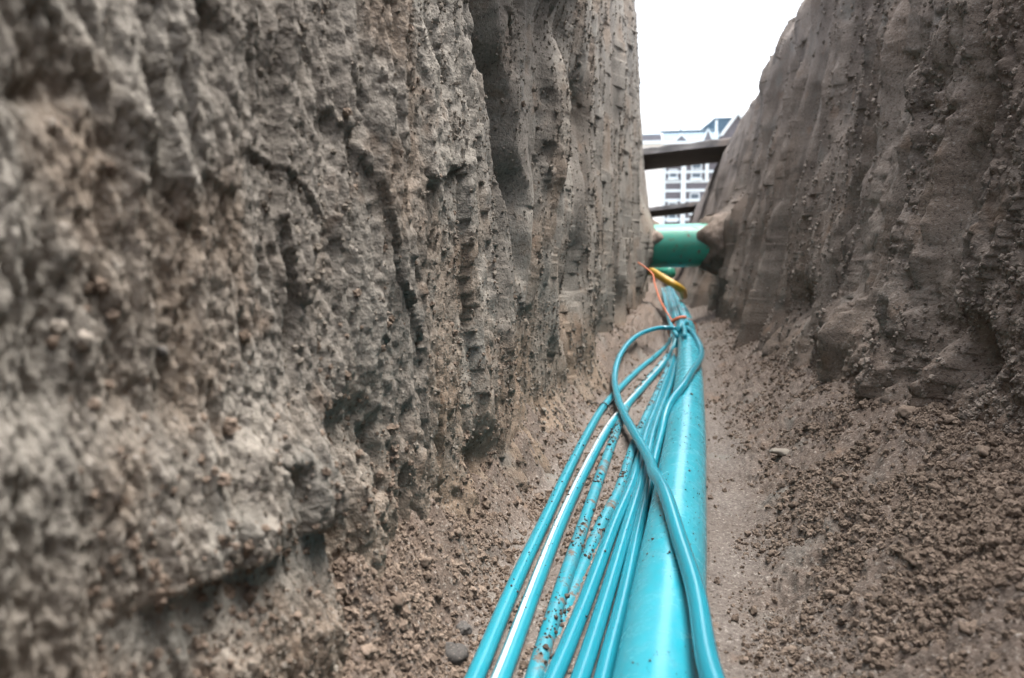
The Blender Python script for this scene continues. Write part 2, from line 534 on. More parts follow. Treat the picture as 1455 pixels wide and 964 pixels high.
d -= 0.0050 * cells(wy * 19, wz * 2.4, 22) * (0.4 + 0.6 * farf)
d -= 0.024 * (ridged(wy * 13, Z * 2.0, 3, 121) - 0.3) * (0.35 + 0.65 * farf)
d -= 0.0060 * fbm(qco(yr, 60), qz(yr, 60) * 10, 4, 123, 0.6)
d -= 0.0080 * fbm(qco(yr, 38), qz(yr, 38) * 15, 4, 127, 0.6)
rough = np.clip(0.65 + 1.5 * fbm(Y * 8, Z * 6, 3, 131), 0.3, 1.4)
rough = np.maximum(rough, 1.2 * sstep(1300, 1430, PX + 70 * fbm(Y * 20, Z * 14, 3, 133)))
rough = np.maximum(rough, 1.25 * sstep(0.02, -0.12, Z))
d -= 0.0085 * rough * fbm(qco(yr, 60), qz(yr, 60) * 11, 4, 141, 0.6)
d += 0.018 * (0.3 + 0.7 * rough) * sstep(0.24, 0.6, fbm(qco(yr, 30), qz(yr, 30) * 6, 3, 145, 0.6))
d -= 0.0042 * rough * worley(qco(yr, 120), qz(yr, 120) * 34, 3)
d -= 0.0020 * worley(qco(yr, 280), qz(yr, 280) * 130, 4)
crumbly = np.clip(sstep(0.05, 0.35, fbm(wy * 11, Z * 3.5, 3, 153)) + sstep(0.02, -0.10, Z) + sstep(1340, 1440, PX), 0, 1)
d -= 0.0058 * crumbly * fbm(qco(yr, 130), qz(yr, 130) * 60, 3, 155, 0.65)
d += 0.010 * crumbly * sstep(0.2, 0.6, fbm(qco(yr, 80), qz(yr, 80) * 28, 3, 157, 0.6))
d -= 0.0030 * crumbly * worley(qco(yr, 190), qz(yr, 190) * 150, 9)
d -= 0.0018 * fbm(qco(yr, 460), qz(yr, 460) * 260, 2, 151)
# features
d -= 0.030 * blob(PX, PY, 1212, 470, 26, 42) + 0.018 * blob(PX, PY, 1262, 505, 25, 30)
d += 0.036 * blob(PX, PY, 1152, 432, 16, 26) + 0.050 * blob(PX, PY, 1392, 500, 22, 40)
d += 0.020 * blob(PX, PY, 1322, 405, 9, 28) + 0.016 * blob(PX, PY, 1065, 470, 14, 25)
d += 0.026 * blob(PX, PY, 1358, 450, 18, 30)
d += 0.012 * blob(PX, PY, 1072, 125, 10, 30) + 0.010 * blob(PX, PY, 1236, 215, 9, 22)
d -= 0.014 * blob(PX, PY, 1040, 400, 18, 40)
# deep furrow edge running down
fx = np.interp(PY, [0, 120, 240, 420, 480], [1378, 1330, 1302, 1292, 1275])
d -= 0.020 * np.exp(-((PX - fx - 18) / 14) ** 2)
d += 0.016 * np.exp(-((PX - fx + 10) / 9) ** 2)
# smooth scraped patches
sm = np.clip(blob(PX, PY, 1165, 62, 26, 42) + blob(PX, PY, 1232, 330, 14, 22) + blob(PX, PY, 1185, 240, 22, 60), 0, 1)
d *= (1 - 0.7 * sm)
# earth pushed over the crossing pipe
d -= 0.085 * np.exp(-((Y - 2.95) / 0.16) ** 2) * np.exp(-((Z - 0.105) / 0.075) ** 2)
d -= 0.030 * np.exp(-((Y - 3.0) / 0.2) ** 2) * np.exp(-((Z + 0.03) / 0.1) ** 2)
d -= 0.02 * sstep(-0.10, -0.2, Z) * (0.6 + 0.8 * fbm(Y * 10, Z * 3, 2, 161))
# rounded upper edge
d += 0.045 * sstep(0.56, 0.72, Z) ** 2 * (0.8 + 0.5 * fbm(Y * 6, Z, 2, 163))
XW = X0 + d
loose = np.clip(sstep(-0.02, -0.2, Z) * 0.8 + sstep(0.1, 0.5, fbm(Y * 9, Z * 6, 4, 165)) * 0.6 - sm, 0, 1)
VR = np.stack([XW, Y, Z], -1)
nr, nc = Y.shape
extra = []
for k, dx in enumerate((0.02, 0.06, 0.3, 1.0)):
    e = VR[-1].copy()
    e[:, 0] = e[:, 0] + dx if k < 3 else 1.4
    e[:, 2] = TOP + (0.010, 0.014, 0.010, 0.004)[k]
    extra.append(e)
VRa = np.concatenate([VR, np.stack(extra)], 0)
la = np.concatenate([loose, np.repeat(loose[-1:], 4, 0)], 0)
o = mesh_np('earth_wall_right', VRa.reshape(-1, 3), grid_faces(nr + 4, nc), M['wall_r'], attrs={'loose': la})
tag(o, 'brown sandy trench wall furrowed by vertical runnels', 'earth wall', kind='structure')

# --- trench floor
C1_PX = [(590, 1150), (636, 1050), (675, 964), (725, 844), (774, 740), (818, 648), (857, 579), (880, 553), (905, 528), (935, 503), (953, 482), (955, 460)]
_c1 = np.array([at_z(a_, b_, -0.25) for a_, b_ in C1_PX])
def left_of_duct(x, y):
    return x - np.interp(y, _c1[:, 1], _c1[:, 0])

def floor_z(x, y, detail=True):
    xr_ = left_of_duct(x, y)
    tr = sstep(0.065, 0.25, x)
    z = FLOOR + tr * interp(y, [0, .5, 1.2, 2.0, 2.8, 4, 24], [.105, .115, .095, .06, .05, .10, .10])
    tl = sstep(-0.012, -0.09, xr_)
    z = z + tl * 0.066
    if detail:
        ws = np.clip(sstep(0.05, 0.12, x + 0.03 * fbm(x * 14, y * 7, 3, 201)) + sstep(-0.010, -0.035, xr_), 0.10, 1)
        z = z + 0.006 * fbm(x * 18, y * 14, 3, 203) * (0.3 + ws)
        z = z + 0.007 * ws * fbm(x * 60, y * 50, 4, 205, 0.6)
        z = z + 0.0050 * ws * worley(x * 110, y * 95, 5) - 0.0015
        z = z + 0.0030 * worley(x * 250, y * 230, 6) * np.clip(ws, 0.35, 1) + 0.0016 * fbm(x * 330, y * 300, 2, 213)
        z = z - 0.008 * ws * sstep(0.3, 0.6, fbm(x * 34, y * 28, 3, 207, 0.6))
        lh = sstep(-0.012, -0.05, xr_)
        z = z + lh * (0.022 * fbm(x * 22, y * 15, 3, 209, 0.6) + 0.008 * worley(x * 45, y * 38, 7))
    return z

pys = np.arange(1480, 424, -2.2)
yf = 280.0 / (pys - HORY)
yf = np.concatenate([np.linspace(-2.0, yf[0], 30)[:-1], yf, np.geomspace(yf[-1], 24.0, 40)[1:]])
xf = np.concatenate([np.linspace(-0.75, -0.24, 16)[:-1], np.linspace(-0.24, 0.31, 370), np.linspace(0.31, 0.6, 10)[1:]])
Yf, Xf = np.meshgrid(yf, xf, indexing='ij')
Zf = floor_z(Xf, Yf)
ws = np.clip(sstep(0.05, 0.13, Xf + 0.03 * fbm(Xf * 14, Yf * 7, 3, 201)) + sstep(-0.010, -0.04, left_of_duct(Xf, Yf)), 0, 1)
lf = np.clip(0.85 * ws + 0.3 * fbm(Xf * 20, Yf * 15, 3, 211), 0, 1)
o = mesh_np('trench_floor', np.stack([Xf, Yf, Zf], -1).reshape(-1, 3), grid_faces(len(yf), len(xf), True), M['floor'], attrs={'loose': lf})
tag(o, 'sandy trench floor with loose crumbs along its edges', 'floor', kind='structure')

# --- trench ends
for nm, yy, fl in (('earth_wall_end', 23.9, False), ('earth_wall_behind', -1.95, True)):
    gx, gz = np.meshgrid(np.linspace(-1.2, 1.2, 60), np.linspace(-0.5, TOP + 0.003, 40))
    gy = yy + 0.03 * fbm(gx * 9, gz * 6, 4, 221)
    o = mesh_np(nm, np.stack([gx, gy, gz], -1).reshape(-1, 3), grid_faces(40, 60, fl), M['wall_r'], attrs={'loose': np.zeros(2400)})
    tag(o, kind='structure')
# --- street level, one sheet with the trench left open
bm = bmesh.new()
ox, oy0, oy1, B = 1.1, -1.9, 23.85, 600.0
xs = [-B, -ox, ox, B]; ys = [-B, oy0, oy1, B]
gv = [[bm.verts.new((x, y, TOP - 0.004)) for x in xs] for y in ys]
for j in range(3):
    for i in range(3):
        if not (i == 1 and j == 1):
            bm.faces.new((gv[j][i], gv[j][i + 1], gv[j + 1][i + 1], gv[j + 1][i]))
tag(bm_obj('ground', bm, M['ground']), 'sandy street level beside the trench', 'ground', kind='structure')

# ------------------------------------------------------------------ tubes
def catmull(P, step):
    P = np.asarray(P, float)
    Q = np.vstack([2 * P[0] - P[1], P, 2 * P[-1] - P[-2]])
    out = []
    for i in range(1, len(Q) - 2):
        p0, p1, p2, p3 = Q[i - 1], Q[i], Q[i + 1], Q[i + 2]
        a = 0.5
        t0 = 0; t1 = t0 + max(np.linalg.norm(p1 - p0), 1e-9) ** a; t2 = t1 + max(np.linalg.norm(p2 - p1), 1e-9) ** a; t3 = t2 + max(np.linalg.norm(p3 - p2), 1e-9) ** a
        n = max(2, int(np.linalg.norm(p2 - p1) / step))
        t = np.linspace(t1, t2, n, endpoint=False)[:, None]
        A1 = (t1 - t) / (t1 - t0) * p0 + (t - t0) / (t1 - t0) * p1
        A2 = (t2 - t) / (t2 - t1) * p1 + (t - t1) / (t2 - t1) * p2
        A3 = (t3 - t) / (t3 - t2) * p2 + (t - t2) / (t3 - t2) * p3
        B1 = (t2 - t) / (t2 - t0) * A1 + (t - t0) / (t2 - t0) * A2
        B2 = (t3 - t) / (t3 - t1) * A2 + (t - t1) / (t3 - t1) * A3
        out.append((t2 - t) / (t2 - t1) * B1 + (t - t1) / (t2 - t1) * B2)
    out.append(P[-1:])
    return np.vstack(out)

def resample(C, n):
    L = np.concatenate([[0], np.cumsum(np.linalg.norm(np.diff(C, axis=0), axis=1))])
    s = np.linspace(0, L[-1], n)
    return np.stack([np.interp(s, L, C[:, k]) for k in range(3)], -1)

def smooth_path(C, it):
    C = C.copy()
    for _ in range(it):
        C[1:-1] = 0.25 * C[:-2] + 0.5 * C[1:-1] + 0.25 * C[2:]
    return C

def tube(name, C, r, mat, sides=20, parent=None, stripe=None, mats=None, rvar=None):
    C = np.asarray(C, float); n = len(C)
    T = np.gradient(C, axis=0); T /= np.linalg.norm(T, axis=1)[:, None]
    up = np.array([0, 0, 1.0])
    Sd = np.cross(T, up); ln = np.linalg.norm(Sd, axis=1)[:, None]
    Sd = np.where(ln > 0.05, Sd / np.maximum(ln, 1e-6), np.array([1.0, 0, 0]))
    U = np.cross(Sd, T)
    th = np.arange(sides) / sides * 2 * math.pi          # 0 = up, positive towards Sd (right of travel)
    rr = np.full(n, r) if rvar is None else r * rvar
    V = C[:, None, :] + rr[:, None, None] * (np.cos(th)[None, :, None] * U[:, None, :] + np.sin(th)[None, :, None] * Sd[:, None, :])
    idx = np.arange(n * sides).reshape(n, sides)
    a = idx[:-1]; b = idx[1:]
    f = np.stack([a, np.roll(a, -1, 1), np.roll(b, -1, 1), b], -1).reshape(-1, 4)[:, ::-1]
    mi = None
    if stripe:
        mid = (np.arange(sides) + 0.5) / sides * 360
        mid = np.where(mid > 180, mid - 360, mid)
        mi = np.tile(((mid > stripe[0]) & (mid < stripe[1])).astype(int), n - 1)
    V = V.reshape(-1, 3)
    # end caps as fans of quads
    c0, c1 = len(V), len(V) + 1
    V = np.vstack([V, C[:1], C[-1:]])
    caps = []
    for k in range(0, sides, 2):
        caps.append([c0, idx[0, k], idx[0, (k + 1) % sides], idx[0, (k + 2) % sides]])
        caps.append([c1, idx[-1, (k + 2) % sides], idx[-1, (k + 1) % sides], idx[-1, k]])
    f = np.vstack([f, np.array(caps)])
    if mi is not None:
        mi = np.concatenate([mi, np.zeros(len(caps), int)])
    return mesh_np(name, V, f, mat, parent, True, None, mi, mats)

# the big duct
PIPE_R, PIPE_Z = 0.025, -0.2305
PA = np.array([at_z(px, py, PIPE_Z) for px, py in pipe_axis_px()])
PA[-3:, 2] -= 0.004
PA = smooth_path(resample(catmull(PA, 0.01), 500), 20)
pipe_o = tube('duct_pipe', PA, PIPE_R, M['pipe'], 48)
tag(pipe_o, 'thick light blue plastic duct pipe lying along the trench floor', 'pipe')

r = 0.0058
placed = [(PA, PIPE_R)]

def settle(pix, zs, others, r, gap=0.0004):
    """follow the pixel path; keep every point above the floor plane and clear of what lies there already"""
    pp = np.array(pix, float); zz = np.array(zs, float)
    # dense pixel path
    P3 = np.array([at_z(a, b, c) for (a, b), c in zip(pp, zz)])
    C = catmull(P3, 0.012)
    for it in range(4):
        for i in range(len(C)):
            p = C[i]
            for (O, ro) in others:
                for _ in range(2):
                    dv = p - O
                    dd = np.einsum('ij,ij->i', dv, dv)
                    k = int(dd.argmin())
                    dist = math.sqrt(dd[k])
                    need = ro + r + gap
                    if dist < need:
                        v = dv[k] / max(dist, 1e-6)
                        v = v + np.array([0, 0, 0.35]); v /= np.linalg.norm(v)
                        p = p + v * (need - dist)
            C[i] = p
        C[:, 2] = np.maximum(C[:, 2], FLOOR - 1.6 * r)
        C = smooth_path(C, 2)
    return resample(C, max(60, int(np.linalg.norm(np.diff(C, axis=0), axis=1).sum() / 0.006)))

Zc = FLOOR + r - 0.001
def zlist(n, a=Zc, far=None):
    z = [a] * n
    if far:
        for k, v in enumerate(far):
            z[-len(far) + k] = v
    return z

cables = []
def add(name, pix, zs, mat, label, stripe=None, mats=None, rr=r, others=True, grp=None):
    C = settle(pix, zs, placed if others == 'all' else placed[:1], rr)
    dense = resample(C, len(C) * 2)
    placed.append((dense, rr))
    o = tube(name, C, rr, mat, 20, None, stripe, mats)
    tag(o, label, 'cable', grp)
    cables.append((C, rr, name))
    return C

tail = lambda dx: [(962 + dx, 466), (957 + dx, 452), (953 + dx * .9, 436), (949 + dx * .8, 421), (946 + dx * .8, 410)]
tz = lambda z: [z, z - .002, z - .004, z - .006, z - .008]
g = 'thin blue ducts bundled along the pipe'
c1 = [(590, 1150), (636, 1050), (675, 964), (725, 844), (774, 740), (818, 648), (857, 579), (880, 553), (905, 528), (935, 503), (953, 482)]
C1 = add('microduct', c1 + tail(-4), zlist(len(c1)) + tz(-.222), M['duct'], 'thin blue duct running closest to the grey wall, dusty, with narrow white edge stripe', (-75, -48), [M['duct'], M['stripe']])
c2 = [(640, 1130), (680, 1040), (712, 964), (757, 844), (798, 740), (836, 660), (868, 603), (890, 577), (917, 547), (942, 518), (956, 490)]
C2 = add('microduct', c2 + tail(-1), zlist(len(c2)) + tz(-.215), M['duct'], 'thin blue duct with broad white stripe along its top', (-44, 4), [M['duct'], M['stripe']])
c3 = [(722, 1080), (738, 1030), (754, 980), (768, 935), (796, 844), (831, 740), (848, 690), (866, 640), (880, 603), (893, 574), (916, 545), (945, 510), (957, 490)]
C3 = add('microduct', c3 + tail(1), [Zc - .014, Zc - .012, Zc - .008, Zc - .004] + zlist(len(c3) - 4, Zc - .001) + tz(-.209), M['duct_dirty'], 'thin blue duct caked with mud, half sinking into the sand')
c4a = [(698, 1130), (738, 1030), (770, 950), (806, 860), (857, 740), (879, 700), (894, 652), (906, 620), (919, 590), (933, 560), (948, 525), (957, 492)]
C4a = add('microduct', c4a + tail(3), [Zc - .009] * 4 + [Zc - .005] * 2 + zlist(len(c4a) - 6, Zc - .001) + tz(-.205), M['duct_dirty'], 'sandy thin blue duct partly buried along the edge of the clean ducts')
c4 = [(700, 1130), (750, 1040), (787, 964), (830, 860), (875, 740), (893, 700), (908, 655), (919, 613), (930, 585), (941, 555), (955, 515), (961, 490)]
C4 = add('microduct', c4 + tail(5), zlist(len(c4)) + tz(-.203), M['duct_clean'], 'clean glossy thin blue duct between the muddy duct and the next clean one')
c5 = [(762, 1130), (797, 1040), (825, 964), (858, 860), (894, 740), (907, 700), (920, 650), (929, 612), (940, 580), (950, 555), (960, 520), (965, 490)]
C5 = add('microduct', c5 + tail(8), zlist(len(c5)) + tz(-.203), M['duct_clean'], 'clean glossy thin blue duct in the middle of three clean parallel ones')
c7 = [(912, 742), (924, 700), (934, 660), (945, 627), (952, 600), (960, 560), (966, 515), (968, 490)]
c6 = [(818, 1130), (840, 1040), (857, 964), (884, 860), (910, 740), (920, 700), (931, 650), (943, 607), (955, 580), (968, 555), (982, 532), (994, 512), (996.5, 497), (989, 480), (979, 468), (968, 461)]
C6 = add('microduct', c6, [Zc] * 6 + [Zc + .002, -.236, -.217, -.203, -.202, -.210, -.215, -.205, -.200, -.200], M['duct_clean'], 'thin blue duct beside the pipe that crosses over it and loops down its far side')
cl = [(1075, 1150), (1043, 1040), (1008, 964), (992, 850), (963, 760), (948, 710), (933, 675), (917, 643), (900, 613), (884, 583), (875, 555), (873, 535), (880, 507), (899, 482), (921, 470), (945, 465), (960, 467)]
CL = add('microduct', cl, [-.198, -.198, -.1985, -.1985, -.200, -.203, -.220, -.232, -.235, -.237, -.236, -.232, -.216, -.200, -.194, -.192, -.193], M['duct_clean'], 'loose thin blue duct looping out toward the grey wall and crossing over all the others', others='all')

# extra strands of the bundle farther on, seen past the tie
for k, (dx, z0, lab) in enumerate(((11, -.199, 'pale blue thin duct on top of the bundle past the orange tie'), (-7, -.20, 'pale blue thin duct low in the bundle past the orange tie'))):
    p0 = [(966 + dx * .6, 478)] + tail(dx)
    C = settle(p0, [z0] + tz(z0), placed, r)
    placed.append((resample(C, len(C) * 2), r))
    tag(tube('microduct', C, r, M['duct'], 16), lab, 'cable')

# ------------------------------------------------------------------ ties and cord
def ring(name, c, tdir, rx, rz, w, th, mat, n=40, parent=None):
    """flat band round a bundle"""
    tdir = np.array(tdir) / np.linalg.norm(tdir)
    sd = np.cross(tdir, [0, 0, 1]); sd /= np.linalg.norm(sd); up = np.cross(sd, tdir)
    V = []; Fc = []
    for i in range(n):
        a = 2 * math.pi * i / n
        for (rr_, ww) in ((0, -1), (0, 1), (th, 1), (th, -1)):
            V.append(np.array(c) + sd * math.cos(a) * (rx + rr_) + up * math.sin(a) * (rz + rr_) + tdir * ww * w / 2)
    for i in range(n):
        j = (i + 1) % n
        for k in range(4):
            Fc.append([i * 4 + k, i * 4 + (k + 1) % 4, j * 4 + (k + 1) % 4, j * 4 + k])
    return mesh_np(name, np.array(V), np.array(Fc), mat, parent)

ip = int(np.argmin(np.abs(PA[:, 1] - 2.26)))
tc_ = PA[ip]; td = PA[ip + 5] - PA[ip - 5]
tie = empty('bundle_tie', tc_)
b1 = ring('band', np.array([-0.013, 0, 0.010]), td, 0.040, 0.037, 0.012, 0.0015, M['orange'], parent=tie)
kn = catmull(np.array([[-.046, -.012, .030], [-.038, -.018, .040], [-.028, -.020, .046], [-.018, -.018, .049], [-.006, -.013, .049]]), 0.003)
tube('knot', kn, 0.005, M['orange'], 10, tie)
tag(tie, 'orange tape tie holding the blue ducts to the pipe', 'tie')

pts = [at_y(905, 372, 2.62), at_y(926, 388, 2.58), at_y(930, 402, 2.52), at_y(936, 422, 2.46), at_y(944, 438, 2.40), at_y(953, 453, 2.33), at_y(960, 464, 2.23)]
tag(tube('orange_cord', catmull(pts, 0.01), 0.0024, M['orange'], 10), 'thin orange cord hanging from the grey wall to the tied bundle', 'cord')

# black wire tie round the duct nearest the wall
k = int(np.argmin(np.linalg.norm(C1 - at_z(858, 578, Zc), axis=1)))
wt = empty('wire_tie', C1[k])
ring('loop', (0, 0, 0), C1[k + 2] - C1[k - 2], r + .0004, r + .0004, 0.003, 0.0012, M['black'], 24, wt)
tube('wire_end', catmull(np.array([[-.006, 0, .003], [-.014, .004, .006], [-.022, .0, .001], [-.026, -.012, -.002]]), .002), 0.0008, M['black'], 8, wt)
tube('wire_end', catmull(np.array([[.006, -.002, .003], [.012, -.012, .004], [.011, -.03, -.002], [.016, -.05, -.003]]), .002), 0.0008, M['black'], 8, wt)
tag(wt, 'black wire tie twisted round the dusty duct beside the grey wall', 'tie')

# ------------------------------------------------------------------ crossing pipes
gp = empty('sewer_pipe', (0, 2.95, 0.027))
xx = np.linspace(-0.55, 0.55, 60)
tube('pipe_body', np.stack([xx, 0 * xx - 0.0 * xx, 0.006 * np.sin(xx * 3)], -1), 0.080, M['green'], 64, gp)
tube('socket_collar', np.array([[0.20, 0, .003], [0.215, 0, .003], [0.22, 0, .003], [0.34, 0, .004]]), 0.088, M['green'], 48, gp)
tag(gp, 'wide green plastic sewer pipe crossing the trench with soil on top', 'pipe')

p = [at_y(905, 372, 3.36), at_y(930, 388, 3.38), at_y(945, 397, 3.38), at_y(957, 404, 3.36), at_y(966, 410, 3.38), at_y(970, 414, 3.5), at_y(972, 421, 3.7)]
tag(tube('gas_pipe', catmull(np.array(p), 0.01), 0.016, M['yellow'], 24), 'thin yellow gas pipe slanting across below the green pipe', 'pipe')
p = [at_y(895, 380, 3.70), at_y(930, 385, 3.66), at_y(944, 387, 3.62), at_y(950, 388, 3.60), at_y(953.5, 388.5, 3.585)]
gs = tube('drain_stub', catmull(np.array(p), 0.01), 0.026, M['green'], 24, rvar=None)
tag(gs, 'short green drain pipe end poking from the wall above the yellow pipe', 'pipe')

def soil_sleeve(name, x0, x1, rad, seed, label, flip=1):
    n, sd = 70, 80
    xs_ = np.linspace(x0, x1, n); th = np.arange(sd + 1) / sd * 2 * math.pi
    Xg, Tg = np.meshgrid(xs_, th, indexing='ij')
    tt = (Xg - x0) / (x1 - x0)
    edge = 0.5 + 0.5 * vnoise(np.cos(Tg) * 1.6, np.sin(Tg) * 1.6, seed)
    grow = sstep(0.0, 0.14, tt - 0.22 * edge)
    rr_ = 0.074 + grow * (0.012 + rad * tt * (1.2 + 1.0 * np.clip(np.cos(Tg), -0.6, 1)) + 0.018 * fbm(Xg * 18, Tg * 2.2, 3, seed + 1) + 0.006 * fbm(Xg * 70, Tg * 7, 3, seed + 2) + 0.002 * worley(Xg * 130, Tg * 12, seed))
    Vs = np.stack([Xg, 2.95 + rr_ * np.sin(Tg), 0.027 + rr_ * np.cos(Tg)], -1)
    o = mesh_np(name, Vs.reshape(-1, 3), grid_faces(n, sd + 1), M['wall_r'], attrs={'loose': np.full(n * (sd + 1), 0.5)})
    return tag(o, label, 'soil', kind='stuff')
soil_sleeve('caked_soil', 0.055, 0.36, 0.040, 401, 'sandy soil caked on the green pipe by the furrowed wall')
soil_sleeve('caked_soil', -0.015, -0.30, 0.030, 411, 'sandy soil caked on the green pipe by the grey wall')

# ------------------------------------------------------------------ boards across the trench
def board(pxl, pyl, pxr, pyr, y0, depth, th, label):
    zl_ = at_y(pxl, pyl, y0)[2]; zr_ = at_y(pxr, pyr, y0)[2]
    slope = (zr_ - zl_) / (at_y(pxr, pyr, y0)[0] - at_y(pxl, pyl, y0)[0])
    c = (at_y(pxl, pyl, y0) + at_y(pxr, pyr, y0)) / 2
    nx = 40; L = 1.7
    xs_ = np.linspace(-L / 2, L / 2, nx)
    prof = [(0, 0), (0.004, th - .006), (0.012, th), (depth, th), (depth, 0)]
    V = []; Fc = []
    for i, x in enumerate(xs_):
        chip = 0.010 * max(0, float(vnoise(x * 9, 0.3, 5))) + 0.004 * float(vnoise(x * 30, 1.3, 6))
        for k, (a, b) in enumerate(prof):
            yy = a + (chip if k in (1, 2) else 0.003 * float(vnoise(x * 12, k, 8)))
            zz = b - (chip * 0.8 if k in (1, 2) else 0)
            V.append((x, yy, zz + slope * x + 0.006 * float(vnoise(x * 2.5, 0.1, 9))))
    m_ = len(prof)
    for i in range(nx - 1):
        for k in range(m_):
            Fc.append([i * m_ + k, i * m_ + (k + 1) % m_, (i + 1) * m_ + (k + 1) % m_, (i + 1) * m_ + k])
    for i in (0, nx - 1):
        Fc.append([i * m_, i * m_ + 1, i * m_ + 2, i * m_ + 3]); Fc.append([i * m_, i * m_ + 3, i * m_ + 4, i * m_])
    Fc = [f for f in Fc if len(set(f)) == 4]
    o = mesh_np('trench_board', np.array(V), np.array(Fc), M['wood'], None, False)
    o.location = c
    tag(o, label, 'board', 'wooden boards bridging the trench')
    return o
board(917, 220, 1022, 208, 5.35, 1.0, 0.050, 'broad weathered wooden board bridging the trench, nearer the sand-covered green pipe')
board(925, 300, 985, 293, 11.5, 2.1, 0.06, 'dark narrow-looking wooden board bridging the trench closer to the houses')

# ------------------------------------------------------------------ houses at the end of the street
D = 70.0
def hx(px): return (px - VPX) / F * D
def hz(py): return (HORY - py) / F * D
GZ = TOP - 0.02
def part(name, mat, parent, build):
    bm = bmesh.new(); build(bm)
    return bm_obj(name, bm, mat, parent)
def bx(parent, name, mat, px0, px1, py1, py0, y0, y1):
    return part(name, mat, parent, lambda bm: boxm(bm, hx(px0), hx(px1), y0, y1, hz(py0), hz(py1)))

def window(parent, px0, px1, py_top, py_bot, y, arch=False):
    """recessed window: white frame, panes, sill"""
    x0, x1, z0, z1 = hx(px0), hx(px1), hz(py_bot), hz(py_top)
    def fr(bm):
        w = 0.09
        boxm(bm, x0, x0 + w, y - .10, y + .02, z0, z1); boxm(bm, x1 - w, x1, y - .10, y + .02, z0, z1)
        boxm(bm, x0 + w, x1 - w, y - .10, y + .02, z1 - w, z1); boxm(bm, x0 + w, x1 - w, y - .10, y + .02, z0, z0 + w)
        zm = z0 + (z1 - z0) * .62
        boxm(bm, x0 + w, x1 - w, y - .09, y + .02, zm - .04, zm + .04)
    f = part('window', M['white'], parent, fr)
    part('pane', M['glass'], f, lambda bm: boxm(bm, x0 + .05, x1 - .05, y - .04, y + .01, z0 + .05, z1 - .05))
    part('sill', M['white'], f, lambda bm: boxm(bm, x0 - .1, x1 + .1, y - .2, y + .02, z0 - .14, z0 - .005))
    return f

# house with white front
hA = empty('white_house', (0, 0, 0))
gpy = HORY - GZ / D * F
bx(hA, 'wall', M['plaster'], 780, 940, 212, gpy, D, D + 9)
bx(hA, 'attic_wall', M['brick'], 780, 937, 199.5, 211.8, D + .1, D + 9)
bx(hA, 'cornice', M['white'], 779, 938, 207.5, 211.9, D - .35, D + .09)
bx(hA, 'roof', M['lead'], 781, 936, 197.5, 199.3, D + .2, D + 9)
for wx in (800, 830, 860, 888):
    window(hA, wx, wx + 14, 225, 258, D - .01); window(hA, wx, wx + 14, 275, 308, D - .01)
tag(hA, 'white plastered town house with brick attic storey at street end', 'house')

# banded brick house with slate mansard and small dormers
hB = empty('banded_brick_house', (0, 0, 0))
bx(hB, 'wall', M['brick'], 940.3, 1014, 212, gpy, D + .12, D + 9)
for i, py in enumerate((222, 233, 248, 261, 273, 286, 299, 312)):
    bx(hB, 'stone_band', M['white'], 944, 964.6, py, py + 3.6, D + .04, D + .13)
    bx(hB, 'stone_band', M['white'], 971.4, 1013.6, py, py + 3.6, D + .04, D + .13)
bx(hB, 'pilaster', M['white'], 964.8, 971.2, 213, gpy, D - .12, D + .13)
bx(hB, 'pilaster', M['white'], 940.4, 943.8, 213, gpy, D - .06, D + .13)
bx(hB, 'pilaster', M['white'], 996.5, 1001, 213, 263, D - .08, D + .03)
window(hB, 948, 960, 246, 258, D + .10); window(hB, 977, 990, 278, 306, D + .10); window(hB, 948, 960, 290, 315, D + .10)
window(hB, 978, 992, 238, 259, D + .10)
bx(hB, 'gutter', M['white'], 939, 1015, 209.5, 213, D - .45, D + .2)
rf = part('roof', M['slate'], hB, lambda bm: prism(bm, [(D + .0, hz(209.6)), (D + 1.6, hz(192.5)), (D + 7.5, hz(192.5)), (D + 9, hz(209.6))], hx(938.5), hx(1013.9)))
# prism was laid in XZ; rotate so that the slope faces the street
for v in rf.data.vertices:
    x, y, z = v.co; v.co = (y, x, z)
rf.data.flip_normals()
bx(hB, 'ridge_flashing', M['lead'], 934, 1013, 190.5, 192.4, D + 1.45, D + 2.1)
def gable(parent, name, px0, px1, pyb, pyt, y0, y1, t=2.6):
    g_ = empty(name, (0, 0, 0)); g_.parent = parent
    m_ = (px0 + px1) / 2
    part('gable_wall', M['brick'], g_, lambda bm: prism(bm, [(hx(px0 + t), hz(pyb)), (hx(px1 - t), hz(pyb)), (hx(m_), hz(pyt + t))], y0 + .08, y1))
    for sgn, a in ((1, px0), (-1, px1)):
        part('verge', M['white'], g_, lambda bm, a=a, sgn=sgn: prism(bm, [(hx(a), hz(pyb)), (hx(a + sgn * t * 1.2), hz(pyb)), (hx(m_), hz(pyt + t * 1.1)), (hx(m_), hz(pyt))], y0, y1 + .2))
    return g_
gable(hB, 'dormer', 952, 976, 209, 197.5, D + .1, D + 1.4)
gable(hB, 'dormer', 990, 1008, 209, 192, D + .1, D + 1.4)
bx(hB, 'dormer_post', M['white'], 1008.3, 1011.3, 182, 209.3, D + .15, D + .5)
ch = bx(hB, 'chimney', M['lead'], 961.5, 964, 186, 191.5, D + 2.2, D + 2.5)
part('finial', M['iron'], ch, lambda bm: boxm(bm, hx(962.3), hx(963.2), D + 2.3, D + 2.36, hz(186), hz(182.5)))
tag(hB, 'brick town house with white stone bands and blue slate mansard roof', 'house')

